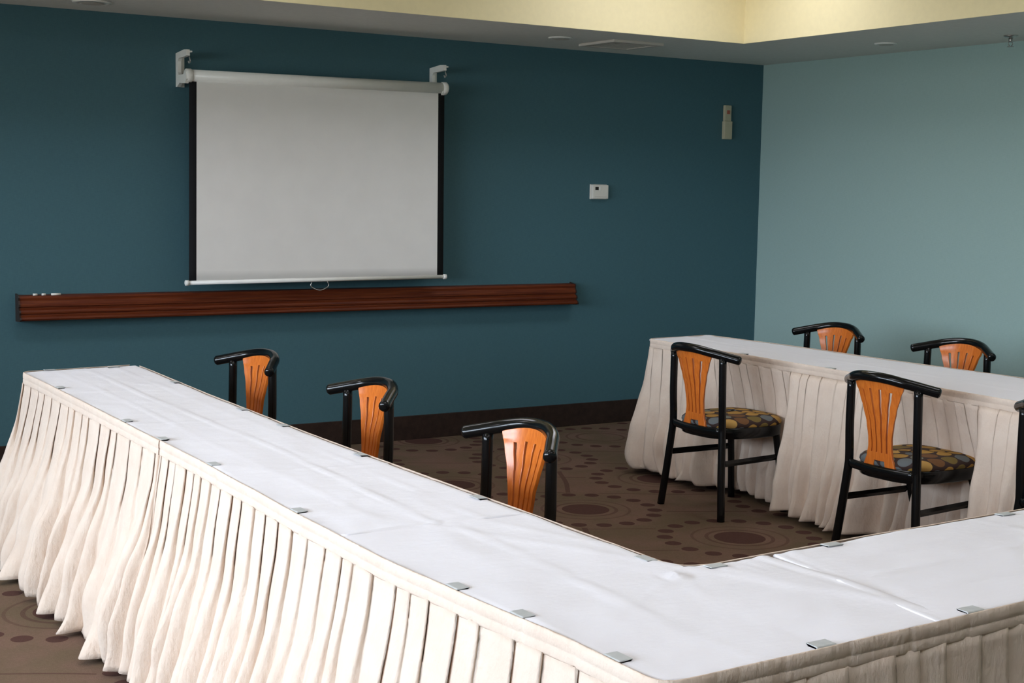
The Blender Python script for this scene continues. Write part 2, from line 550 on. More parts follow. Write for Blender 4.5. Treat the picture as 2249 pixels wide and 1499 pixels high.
# roller tube (slightly out of level, like the hung screen)
def rz(x): return 2.163+(x+4.31)*.0085
b = NB()
x0, x1 = -4.285, -2.70
tube(b, [(x0+3.49, SY, rz(x0)-2.16), (x1+3.49, SY, rz(x1)-2.16)], .034, 24, True)
link('roller_housing', b, WHITEPL, t, True)
for sgn, xe in ((-1, -4.300), (1, -2.688)):
    b = NB()
    xa = xe-.018; xb = xe+.018
    lathe(b, [(.030, -.019), (.038, -.014), (.039, .012), (.034, .018)], (xe+3.49, SY, rz(xe)-2.16), 24, 'x')
    link('end_cap', b, WHITEPL, t, True)
    b = NB()   # wall bracket: plate against the wall, arm reaching out, hook that carries the roller
    cx = xe+3.49 + (.0 if sgn < 0 else .0)
    zt = (2.292 if sgn < 0 else 2.305)-2.16
    hw = .010
    out = [(0, zt), (-.135, zt+.012), (-.175, zt+.010), (-.178, zt-.022), (-.150, zt-.026), (-.050, zt-.030), (-.034, zt-.045),
           (-.034, zt-.105), (-.050, zt-.122), (-.115, zt-.122), (-.165, zt-.110), (-.170, zt-.150), (-.150, zt-.172), (-.06, zt-.165), (-.02, zt-.185), (0, zt-.185)]
    prism(b, out, 'x', cx-hw-.014, cx+hw-.014)
    bx(b, cx-.022, cx+.024, -.006, 0, zt-.185, zt)
    bx(b, cx-.020, cx+.010, -.176, -.02, zt-.004, zt+.004)
    link('wall_bracket', b, WHITEPL, t)
    b = NB()   # screws and the small chain hook hanging in the bracket
    lathe(b, [(.0065, -.002), (.0065, .002)], (cx-.0215, -.022, zt-.03), 12, 'x')
    link('screw', b, CHROME, t, True)
    b = NB()
    lathe(b, [(.0065, -.002), (.0065, .002)], (cx-.0215, -.022, zt-.10), 12, 'x')
    link('screw', b, CHROME, t, True)
    b = NB()
    tube(b, cr([(cx, -.155, zt-.004), (cx, -.157, zt-.03), (cx+.003, -.163, zt-.05), (cx, -.152, zt-.062), (cx-.003, -.147, zt-.05)], 5), .0035, 8)
    link('hook', b, CHROME, t, True)
# fabric: white field with black borders, hanging just behind the roller front
XA, XB = -4.300, -2.690
b = NB()
NX, NZ = 24, 20
zt0, zb0 = 2.150, 1.032
def fab(u, v, off=0):
    x = XA+(XB-XA)*u
    x = x + (1-v)*(u-.5)*.012
    z = zb0+(zt0-zb0)*v
    y = SY-.012+.004*math.sin(u*5.5)*(1-v)+off
    return (x+3.49, y, z-2.16)
us = [0, .0265]+[.0265+(1-.053)*i/NX for i in range(1, NX)]+[1-.0265, 1]
g = [[b.verts.new(fab(u, j/NZ)) for u in us] for j in range(NZ+1)]
for j in range(NZ):
    for i in range(len(us)-1):
        f = b.faces.new((g[j][i], g[j][i+1], g[j+1][i+1], g[j+1][i]))
        f.material_index = 1 if i in (0, len(us)-2) else 0
so = link('screen_surface', b, [SCREENM, BLACKF], t, True)
md = so.modifiers.new('thick', 'SOLIDIFY'); md.thickness = .0012
b = NB()
tube(b, [(-4.318+3.49, SY-.012, 1.020-2.16), (-2.672+3.49, SY-.012, 1.030-2.16)], .0115, 16, True, sq=(1, 1))
link('bottom_bar', b, WHITEPL, t, True)
for xe in (-4.318, -2.672):
    b = NB(); lathe(b, [(.010, -.012), (.016, -.009), (.016, .009), (.010, .012)], (xe+3.49, SY-.012, (1.020 if xe < -4 else 1.030)-2.16), 18, 'x')
    link('bar_end_knob', b, WHITEPL, t, True)
b = NB()
xc = -3.512+3.49
tube(b, cr([(xc-.05, SY-.012, 1.012-2.16), (xc-.057, SY-.013, .992-2.16), (xc-.045, SY-.014, .978-2.16), (xc, SY-.016, .963-2.16), (xc+.045, SY-.014, .979-2.16), (xc+.057, SY-.013, .993-2.16), (xc+.05, SY-.012, 1.014-2.16)], 5), .0032, 8)
link('pull_handle', b, CHROME, t, True)

# ------------------------------------------------------------------ wooden ledge rail with chalk
RX0, RX1 = -5.215, -1.625
b = NB()
prof = [(0, .962), (-.040, .958), (-.050, .958), (-.055, .948), (-.053, .934), (-.056, .925), (-.062, .914), (-.063, .902),
        (-.056, .898), (-.056, .892), (-.068, .884), (-.072, .874), (-.071, .866), (-.064, .862), (-.066, .856), (-.080, .848),
        (-.084, .838), (-.080, .830), (-.06, .826), (0, .824)]
# grooved profile scaled outward a little so the ledge stands off the wall like a shelf
prof = [(y*1.18, z) for y, z in prof]
prism(b, prof, 'x', RX0+.008, RX1-.008)
o = link('ledge_body', b, RAILW)
t = tag(empty('wooden_rail', (0, 0, 0)), 'long grooved reddish-brown wooden rail mounted on the teal wall below the screen', 'rail')
t.location = (0, 0, 0); o.parent = t
for xe, s in ((RX0, 1), (RX1, -1)):
    b = NB(); pe = [(y*1.05 if y < 0 else 0, (z-.893)*1.05+.893) for y, z in prof]
    pe[0] = (0, pe[0][1]+.004)
    a0, a1 = sorted((xe, xe+s*.008)); prism(b, pe, 'x', a0, a1)
    link('end_piece', b, DARKWOOD, t)
for x, ln, lb in ((-5.12, .022, 'short white chalk piece on the wooden rail nearest its left end'),
                  (-5.075, .02, 'short white chalk piece between two others on the wooden rail'),
                  (-5.01, .05, 'longest white chalk piece on the left end of the wooden rail')):
    b = NB(); tube(b, [(x-ln/2, -.040, .9645), (x+ln/2, -.038, .9645)], .006, 10)
    tag(link('chalk_stick', b, CHALK, None, True), lb, 'chalk', 'chalk pieces on the wooden rail')

# ------------------------------------------------------------------ thermostat and wall alarm
t = tag(empty('thermostat', (-1.421, 0, 1.569)), 'off-white rectangular thermostat on the teal wall right of the screen', 'thermostat')
b = NB(); bx(b, -.067, .067, -.010, 0, -.050, .048, .002); link('back_plate', b, THERM, t)
b = NB(); bx(b, -.064, .064, -.034, -.010, -.047, .045, .005); link('cover', b, THERM, t)
b = NB(); bx(b, -.044, -.018, -.0358, -.0335, .010, .032); link('display', b, DARKV, t)
b = NB(); bx(b, -.012, -.003, -.038, -.034, .008, .034, .001); link('slider', b, WHITEPL, t)
b = NB(); bx(b, -.048, .048, -.0352, -.0338, -.036, -.032); link('grille', b, VENTW, t)

t = tag(empty('fire_alarm', (-.332, 0, 2.07)), 'narrow beige two-part alarm unit high on the teal wall near the corner', 'alarm')
b = NB(); bx(b, -.034, .034, -.032, 0, -.118, .008, .004); link('lower_housing', b, BEIGE, t)
b = NB(); bx(b, -.029, .029, -.024, 0, .008, .118, .004); link('upper_housing', b, BEIGE, t)
b = NB(); bx(b, -.013, .013, -.027, -.0235, .058, .084, .001); link('indicator_lens', b, REDP, t)

# ------------------------------------------------------------------ the skirted tables (plan measures)
def lerp_tab(tab, v):
    """tab: sorted list of (key, value)"""
    if v <= tab[0][0]: return tab[0][1]
    for (a, fa), (c, fc) in zip(tab, tab[1:]):
        if v <= c:
            s = (v-a)/(c-a); s = s*s*(3-2*s)*.5+s*.5
            return fa+(fc-fa)*s
    return tab[-1][1]
LO = [(-6.125, -5.600), (-5.85, -5.598), (-5.5, -5.618), (-5.2, -5.632), (-4.7, -5.622), (-4.3, -5.606), (-3.9, -5.590), (-3.4, -5.582), (-3.0, -5.574), (-2.5, -5.566), (-2.1, -5.560), (-1.63, -5.560)]
LI = [(-5.56, -5.118), (-5.0, -5.118), (-4.3, -5.122), (-3.7, -5.124), (-2.8, -5.104), (-1.6, -5.062)]
FI = [(-5.12, -5.578), (-4.8, -5.560), (-4.5, -5.540), (-3.9, -5.518), (-1.6, -5.45)]
FO = [(-5.60, -6.130), (-5.3, -6.120), (-5.0, -6.106), (-4.6, -6.088), (-1.6, -6.00)]
RF = [(-5.40, -2.235), (-4.16, -2.235), (-3.07, -2.165), (-2.4, -2.140), (-1.52, -2.114)]
RB = [(-5.40, -1.62), (-3.6, -1.585), (-2.8, -1.615), (-2.1, -1.615), (-1.48, -1.664)]
YE0, YE1 = -1.635, -1.585      # far end of the left table (outer, inner)
FX1 = -1.64                    # right end of the front table
ZT = .750

def wrinkle(x, y, seed, ax):
    v = Vector((x*1.0+seed*7.3, y*1.0, seed))
    n = .0026*noise.noise(v*3.1)+.0014*noise.noise(v*9.0)+.0012*(1-abs(noise.noise(Vector((x*(5 if ax else 2), y*2.2, seed))))*2)**3
    return n

def ridge(d, w): return math.exp(-(d/w)**2)

def cloth(name, P, cells, ridges, label, drop=.008):
    """P[j][i] plan points of a grid; cells(i,j) -> bool; edges without a neighbour fold down"""
    b = NB()
    V = {}
    ny, nx = len(P), len(P[0])
    def vert(i, j):
        if (i, j) not in V:
            x, y = P[j][i]
            V[(i, j)] = b.verts.new((x, y, ZT+ridges(x, y)))
        return V[(i, j)]
    faces = []
    for j in range(ny-1):
        for i in range(nx-1):
            if cells(i, j):
                faces.append(b.faces.new((vert(i, j), vert(i+1, j), vert(i+1, j+1), vert(i, j+1))))
    b.normal_update()
    if faces[0].normal.z < 0:
        for f in faces: f.normal_flip()
    be = [e for e in b.edges if len(e.link_faces) == 1]
    # outward direction per boundary vertex
    outd = {}
    for e in be:
        f = e.link_faces[0]; c = f.calc_center_median(); m = (e.verts[0].co+e.verts[1].co)/2
        d = (e.verts[1].co-e.verts[0].co); nrm = Vector((d.y, -d.x, 0)).normalized()
        if nrm.dot(m-c) < 0: nrm = -nrm
        for v in e.verts: outd[v] = outd.get(v, Vector())+nrm
    prev = {v: v for v in outd}
    for (o_, dz) in ((.0030, -.0010), (.0048, -.004), (.0050, -drop)):
        cur = {v: b.verts.new(v.co+outd[v].normalized()*o_+Vector((0, 0, dz))) for v in outd}
        for e in be:
            v0, v1 = e.verts
            b.faces.new((prev[v0], prev[v1], cur[v1], cur[v0]))
        prev = cur
    o = link(name, b, CLOTH, None, True)
    tag(o, label, 'tablecloth', 'white tablecloths')
    return o

def seq(a, c, step):
    n = max(1, round(abs(c-a)/step)); return [a+(c-a)*i/n for i in range(n+1)]

# left table cloth: from the far end to the seam near the corner
ysA = seq(-4.95, -1.61, .014); usA = [i/34 for i in range(35)]
PA = []
for y in ysA:
    row = []
    for u in usA:
        xo, xi = lerp_tab(LO, y), lerp_tab(LI, y)
        x = xo+(xi-xo)*u
        far = YE0+(YE1-YE0)*u
        yy = y if y < -1.9 else -1.9+(y+1.9)*((far+1.9)/(-1.61+1.9))
        row.append((x, yy))
    PA.append(row)
def ridA(x, y):
    u = (x-lerp_tab(LO, y))/.5
    z = wrinkle(x, y, 1, 1)
    z += .0030*ridge((u-.52+.02*math.sin(y*2))*.5, .006)+.0018*ridge((u-.27+.015*math.sin(y*3))*.5, .006)+.0020*ridge((u-.78)*.5, .005)
    for yc, a in ((-2.35, .002), (-3.2, .0022), (-4.15, .0022)): z += a*ridge(y-yc+.03*math.sin(x*7), .007)
    z += .005*ridge(y+4.945-.02*math.sin(x*9), .012)
    # rounded lift at the far outer corner
    return z+.001
cloth('tablecloth', PA, lambda i, j: True, ridA, 'white tablecloth on long left table, from far end to crosswise seam')

# corner cloth (L shape)
xsB = seq(-5.60, -5.12, .016)+seq(-5.12, -4.86, .016)[1:]
nBc = len(seq(-5.60, -5.12, .016))-1
ysB = seq(-6.125, -5.57, .016)+seq(-5.57, -4.935, .016)[1:]
nBr = len(seq(-6.125, -5.57, .016))-1
PB = []
for j, y in enumerate(ysB):
    row = []
    for i, x in enumerate(xsB):
        if i <= nBc:
            u = i/nBc; xo, xi = lerp_tab(LO, y), lerp_tab(LI, max(y, -5.56)); X = xo+(xi-xo)*u
        else: X = x
        if j <= nBr:
            v = j/nBr; yo, yi = lerp_tab(FO, X), lerp_tab(FI, X); Y = yo+(yi-yo)*v
        else: Y = y
        # rounded inner corner
        dx, dy = X+5.118, Y+5.572
        if abs(dx) < .13 and abs(dy) < .13:
            k = (1-abs(dx)/.13)*(1-abs(dy)/.13)
            X += .022*k; Y += .022*k
        # rounded outer corner
        dx, dy = X+5.60, Y+6.128
        if dx < .08 and dy < .08:
            k = (1-max(dx, 0)/.08)*(1-max(dy, 0)/.08); X += .014*k; Y += .014*k
        row.append((X, Y))
    PB.append(row)
def ridB(x, y):
    z = wrinkle(x, y, 2, 1)
    z += .0022*ridge((x+5.36+.02*math.sin(y*4)), .007)*(1 if y > -5.7 else .4)
    # puckered knot at the inner corner with creases running from it
    dx, dy = x+5.150, y+5.600
    r = math.hypot(dx, dy)
    z += .014*ridge(dx+.3*dy, .010)*ridge(r, .022)-.003*ridge(r-.03, .012)
    a = math.atan2(dy, dx)
    for ac in (-2.6, 2.9, -1.9):
        z += .0022*ridge((a-ac)*r, .007)*math.exp(-r/.22)
    z += .004*ridge(x+4.885+.10*(y+5.55)*1.0, .014)
    for k in range(4):
        z += .0022*ridge(x+4.93+.05*k-(y+5.58)*(.10+.13*k)*-1, .012)*max(0, min(1, (y+6.05)/.3))
    return z+.0015
cloth('tablecloth', PB, lambda i, j: not (i >= nBc and j >= nBr), ridB, 'white tablecloth over the foreground corner where left and front tables meet')

# front table cloth
xsC = seq(-4.90, FX1, .016); vsC = [i/36 for i in range(37)]
PC = [[(x - (.075*v if x < -4.7 else .075*v*max(0, (-4.3-x)/.4)) + (.06 if x < -4.7 else .06*max(0, (-4.3-x)/.4)), lerp_tab(FO, x)+(lerp_tab(FI, x)-lerp_tab(FO, x))*(1-v)) for x in xsC] for v in vsC]
def ridC(x, y):
    yo, yi = lerp_tab(FO, x), lerp_tab(FI, x); v = (y-yo)/(yi-yo)
    z = wrinkle(x, y, 3, 1)+.0025
    z += .003*ridge((v-.55)*.56, .008)+.002*ridge((v-.80+.03*math.sin(x*5))*.56, .008)+.0018*ridge((v-.3)*.56, .008)
    edge = x+4.84-.075*(v-1)*1.0+.015
    z += .006*ridge(edge, .014)+.003*ridge(edge-.045-.05*(v-.5), .012)*max(0, v-.3)
    for xc in (-4.15, -3.4): z += .002*ridge(x-xc+.03*math.sin(y*8), .007)
    return z
cloth('tablecloth', PC, lambda i, j: True, ridC, 'white tablecloth on front table, starting at the bright raised seam')

# right table cloth
ysD = seq(-5.40, -1.50, .016); usD = [i/32 for i in range(33)]
PD = []
for y in ysD:
    row = []
    for u in usD:
        xo, xi = lerp_tab(RF, y), lerp_tab(RB, y)
        far = -1.523+.041*u
        yy = y if y < -1.9 else -1.9+(y+1.9)*((far+1.9)/(-1.50+1.9))
        row.append((xo+(xi-xo)*u, yy))
    PD.append(row)
def ridD(x, y):
    u = (x-lerp_tab(RF, y))/.55
    return wrinkle(x, y, 4, 1)+.001+.003*ridge((u-.5)*.5, .007)+.002*ridge(y+2.4, .01)+.002*ridge(y+3.35, .01)+.006*ridge(math.hypot(x+1.68, y+1.50), .03)
cloth('tablecloth', PD, lambda i, j: True, ridD, 'white tablecloth on the right table row beside the pale wall')

# folding tables that carry the cloths
def table(x0, x1, y0, y1, label, top=.742, rzz=0):
    cx, cy = (x0+x1)/2, (y0+y1)/2
    t = tag(empty('folding_table', (cx, cy, 0)), label, 'table', 'folding tables under the cloths')
    hx, hy = (x1-x0)/2, (y1-y0)/2
    b = NB(); bx(b, -hx, hx, -hy, hy, top-.025, top, .003); link('tabletop', b, LAMIN, t)
    for sx in (-1, 1):
        for sy in (-1, 1):
            b = NB(); px, py = sx*(hx-.08), sy*(hy-.08)
            tube(b, [(px, py, .0), (px, py, top-.026)], .014, 12); link('leg', b, BLACKM, t, True)
    return t
table(-5.545, -5.125, -3.46, -1.655, 'folding table under the far half of the long left tablecloth')
table(-5.575, -5.135, -5.28, -3.475, 'folding table under the near half of the long left tablecloth')
table(-5.575, -4.00, -6.06, -5.59, 'folding table under the corner tablecloth in the foreground')
table(-3.985, -2.26, -6.03, -5.53, 'folding table under the front tablecloth at the right')
table(-2.085, -1.675, -3.33, -1.54, 'folding table under the far half of the right tablecloth')
table(-2.135, -1.655, -5.15, -3.345, 'folding table under the near half of the right tablecloth')

# ------------------------------------------------------------------ table skirts
def resample(path, step):
    P = [Vector((p[0], p[1], 0)) for p in path]
    # round the corners
    Q = [P[0]]
    for a, c, d in zip(P, P[1:], P[2:]):
        d1, d2 = (c-a).normalized(), (d-c).normalized()
        if d1.dot(d2) < .8:
            r = .035
            for k in range(7):
                s = k/6
                p0, p1 = c-d1*r, c+d2*r
                Q.append(p0*(1-s)**2+c*2*s*(1-s)+p1*s*s)
        else: Q.append(c)
    Q.append(P[-1])
    L_ = [0]
    for a, c in zip(Q, Q[1:]): L_.append(L_[-1]+(c-a).length)
    def at(s):
        s = max(0, min(L_[-1]-1e-6, s))
        lo, hi = 0, len(L_)-1
        while hi-lo > 1:
            m = (lo+hi)//2
            if L_[m] <= s: lo = m
            else: hi = m
        q = (s-L_[lo])/max(1e-9, L_[hi]-L_[lo])
        return Q[lo].lerp(Q[hi], q)
    def tan(s):
        return (at(s+.02)-at(s-.02)).normalized()
    return at, tan, L_[-1]

def skirt(path, out_side, label, seed, pleat=.085, flare=.12, bulge=None, messy=1.0, ztop=.7535, hdr=.048, hem=None, slit=1.0, drifts=.05, off=0.0):
    """path in plan; out_side=+1 if outward is to the left of the walking direction, -1 if right"""
    rnd = random.Random(seed)
    at, tan, LT = resample(path, .02)
    def nrm(s):
        t = tan(s); return Vector((-t.y, t.x, 0))*out_side
    base_off = .009+off
    root = empty('table_skirt', tuple(at(LT/2)))
    root.location.z = 0
    tag(root, label, 'table skirt', 'cream pleated table skirts')
    org = root.location.copy()
    # ---- header band
    b = NB()
    n = int(LT/.012)
    rows = []
    zs = [(ztop, -.003), (ztop+.0012, 0), (ztop, .003), (ztop-.010, .0045), (ztop-.024, .0042), (ztop-.026, .0028), (ztop-.028, .0042), (ztop-hdr+.004, .0050), (ztop-hdr, .003), (ztop-hdr, -.001)]
    for i in range(n+1):
        s = LT*i/n
        p, q = at(s), nrm(s)
        k = .0012*noise.noise(Vector((s*9, seed, 0)))+.0042*max(0, math.sin(s*PI/.083+seed))**40*-1
        sag = .0035*noise.noise(Vector((s*2.2, seed, 5)))
        rows.append([b.verts.new(p+q*(base_off+o_+(k if o_ > .002 else 0))+Vector((0, 0, z+sag*(.3 if z > ztop-.02 else 1)))-org) for z, o_ in zs])
    for r0, r1 in zip(rows, rows[1:]):
        for k in range(len(zs)-1):
            b.faces.new((r0[k], r1[k], r1[k+1], r0[k+1]))
    link('header_band', b, SKIRT, root, True)
    # ---- pleated panel
    folds = []
    s = 0
    while s < LT:
        w_ = pleat*rnd.uniform(.72, 1.30)
        if s+w_ > LT-.03: w_ = LT-s
        folds.append((s, s+w_)); s += w_
    nf = len(folds)
    dr = [0]*(nf+1)
    for i in range(1, nf):
        dr[i] = drifts*messy*noise.noise(Vector((i*.23, seed*3.1, 1)))*1.8+rnd.uniform(-.4, .4)*pleat*.45
    par = [dict(a=rnd.uniform(.45, 1.3), k=rnd.uniform(-1, 1), r=rnd.uniform(.6, 1.4), ph=rnd.uniform(-.15, .15), sl=rnd.random()**1.8*1.7) for _ in range(nf)]
    NT = 30
    us = [0, .10, .22, .36, .50, .62, .72, .80, .86, .92, .97]
    z0 = ztop-hdr+.004
    b = NB()
    grid = []
    for j in range(NT+1):
        t = j/NT
        te = t**1.25
        row = []
        for k, (s0, s1) in enumerate(folds):
            pr = par[k]
            d0, d1 = dr[k]*te, dr[k+1]*te
            A, B = s0+d0, s1+d1
            if B-A < pleat*.3:
                mid = (A+B)/2; A, B = mid-pleat*.15, mid+pleat*.15
            W_ = B-A
            for u in us + ([1.0] if k == nf-1 else []):
                # knife pleat at the top, rounded fold lower down
                if u <= .8: su, nu = u/.8*(1+.20*slit*pr['sl']), (u/.8)**.8
                else: su, nu = (1+.20*slit*pr['sl'])-(u-.8)/.2*.20*slit*pr['sl'], 1-((u-.8)/.2)
                am = .006+.014*t
                amp_b = (.024+.040*messy*pr['a'])*min(1, t*1.3)
                sr, nr = u+(pr['ph']*t+.06)*math.sin(PI*u), math.sin(PI*min(1, u*1.02)**1.25)**1.25
                bl = max(0, min(1, (t-.04)/.62))
                bl = bl*bl*(3-2*bl)
                bl *= .92
                ss = A+W_*(su*(1-bl)+sr*bl)
                nn = am*pr['a']*nu*(1-bl)+amp_b*nr*bl
                fl = flare*(t**1.15)
                if bulge: fl = bulge(at(max(0, min(LT, ss))), t, fl)
                lo = .030*messy*noise.noise(Vector((ss*2.1, t*.8, seed)))*t
                cr_ = .016*messy*noise.noise(Vector((ss*9, t*5, seed+2)))*min(1, t*1.4)
                # hem kicks
                hk = max(0, (t-.80)/.20); hk = hk*hk
                nn += hk*.030*messy*pr['k']*nr
                ss += hk*.025*messy*pr['k']*math.sin(PI*u)
                sc_ = max(-.02, min(LT+.02, ss))
                p = at(sc_)
                q = nrm(max(.001, min(LT-.001, sc_)))
                z = z0*(1-t)+.004*t
                if hem: z += hem*hk*(.5+.5*noise.noise(Vector((ss*6, seed, 9))))
                pos = p+q*(base_off+nn+fl+lo+cr_)+Vector((0, 0, z))
                row.append(b.verts.new(pos-org))
        grid.append(row)
    for r0, r1 in zip(grid, grid[1:]):
        for i in range(len(r0)-1):
            b.faces.new((r0[i], r0[i+1], r1[i+1], r1[i]))
    o = link('pleated_panel', b, SKIRT, root, True, recalc=False)
    md = o.modifiers.new('thick', 'SOLIDIFY'); md.thickness = .0015; md.offset = 0
    return root

def edge(tab, a, c, swap=True, step=.06):
    """points along a tabulated edge; swap: tab maps y->x"""
    return [((lerp_tab(tab, k), k) if swap else (k, lerp_tab(tab, k))) for k in seq(a, c, step)]

# chairs: plan positions (x, y, heading) measured from the photograph
CH = [(-4.657, -1.981, 3.242), (-4.628, -3.069, 3.118), (-4.649, -4.177, 3.154),
      (-2.554, -2.477, .006), (-2.550, -3.696, .021), (-1.115, -1.931, 3.238), (-1.151, -2.872, 3.210), (-2.550, -4.590, .0)]

def chair_bulge(centres, deep, out, edge_sign=0):
    def f(p, t, fl):
        k = 0
        for c in centres:
            d = abs(p.y-c)
            s = max(0, min(1, ((.44-d)/.14) if p.y > c else ((.29-d)/.10))); s = s*s*(3-2*s)
            k = max(k, s)
        a = min(1, t*2.6)
        return (out*(t**.45 if p.y < -2.0 else .7*t**1.1))*(1-k)+deep*a*(1-.45*t)*k
    return f

fold_y = -3.535
# outer skirt, far part: wraps the far end and comes down the window side
pth = [(lerp_tab(LI, -1.6)-.02, YE1+.002), (-5.30, -1.605), (-5.556, YE0)] + edge(LO, -1.70, fold_y, True)
skirt(pth, -1*-1 if False else -1, 'cream pleated skirt around the far end of the left table, spreading on the carpet', 11, .118, .125, None, 1.5, hem=.03, slit=.6, off=.0035)
# outer skirt, near part: down the rest of the window side, around the corner, along the front
pth = edge(LO, fold_y+.10, -6.05, True)+[(-5.598, -6.128)]+edge(FO, -5.52, FX1, False)
skirt(pth, -1, 'cream pleated skirt from mid left table around near corner along front table', 22, .086, .115, (lambda p, t, fl: fl*(.55 if p.y > -3.52 else 1) if p.x < -5.5 else fl*.7), .95, hem=.035, slit=1.0)
# inner skirt of the left table and front table (seat side)
pth = edge(LI, -1.62, -5.50, True)+[(-5.100, -5.555)]+edge(FI, -5.03, FX1, False)
skirt(pth, 1, 'cream pleated skirt along the inner chair side of left and front tables', 33, .085, .04, lambda p, t, fl: (-.045*min(1, t*3) if p.y > -5.3 else fl), .35)
# right table: front, far end, back
inf = chair_bulge([CH[3][1], CH[4][1], CH[7][1]], -.085, .062)
pth = [(-1.62, -5.395)][:0]+edge(RF, -5.42, -1.58, True)+[(-2.114, -1.523), (-1.9, -1.508)]+[(-1.664, -1.482)]+edge(RB, -1.56, -5.42, True)
def inf2(p, t, fl):
    if p.x < -1.95 and p.y < -1.62: return inf(p, t, fl)
    if p.x > -1.75 and p.y < -1.56: return -.05*min(1, t*3)
    return .05*t**.9
skirt(pth, 1, 'cream pleated skirt around right table, behind two chairs with circle-patterned seats', 44, .085, .085, inf2, 1.15, hem=.06, slit=1.0, drifts=.05)

# ------------------------------------------------------------------ skirt clips
def clip(x, y, ang, label):
    b = NB()
    prf = [(-.022, .0026), (.005, .0022), (.0062, .001), (.0062, -.014), (.0076, -.014), (.0076, .0026), (.005, .0040), (-.022, .0042)]
    # profile in (outward, z), extruded along the edge
    A = [b.verts.new((u, -.024, z)) for u, z in prf]; B = [b.verts.new((u, .024, z)) for u, z in prf]
    b.faces.new(A[::-1]); b.faces.new(B)
    for i in range(len(prf)): b.faces.new((A[i], A[(i+1) % 8], B[(i+1) % 8], B[i]))
    bmesh.ops.bevel(b, geom=[e for e in b.edges if abs(e.verts[0].co.y-e.verts[1].co.y) < 1e-6 and e.calc_length() > .01], offset=.001, segments=1, affect='EDGES')
    o = link('skirt_clip', b, CLIP)
    o.location = (x, y, ZT+.002); o.rotation_euler = (0, 0, ang)
    tag(o, label, 'clip', 'clear skirt clips along the table edges')
ordn = ['first', 'second', 'third', 'fourth', 'fifth', 'sixth', 'seventh', 'eighth']
for k, y in enumerate((-2.18, -3.10, -3.50, -3.98, -4.66, -5.46, -5.69, -5.99)):
    clip(lerp_tab(LO, y)+.002, y, PI, 'clear skirt clip, %s from far end, outer side of left table' % ordn[k])
for k, y in enumerate((-2.21, -3.02, -3.42, -4.03, -4.73, -5.46)):
    clip(lerp_tab(LI, y)-.002, y, 0, 'clear skirt clip, %s from far end, chair side of left table' % ordn[k])
for k, x in enumerate((-5.03, -4.66, -4.02)):
    clip(x, lerp_tab(FI, x)-.002, PI/2, 'clear skirt clip, %s from inner corner, chair side of front table' % ordn[k])
for k, x in enumerate((-5.22, -4.80)):
    clip(x, lerp_tab(FO, x)+.002, -PI/2, 'clear skirt clip, %s from near corner, outer side of front table' % ordn[k])
for k, x in enumerate((-5.45, -5.17)):
    clip(x, -1.612, PI/2, 'clear skirt clip on far end of left table, %s one' % ('left' if k == 0 else 'right'))
for k, y in enumerate((-2.33, -2.98)):
    clip(lerp_tab(RF, y)+.002, y, PI, 'clear skirt clip on near edge of right table, %s one' % ('farther' if k == 0 else 'closer'))

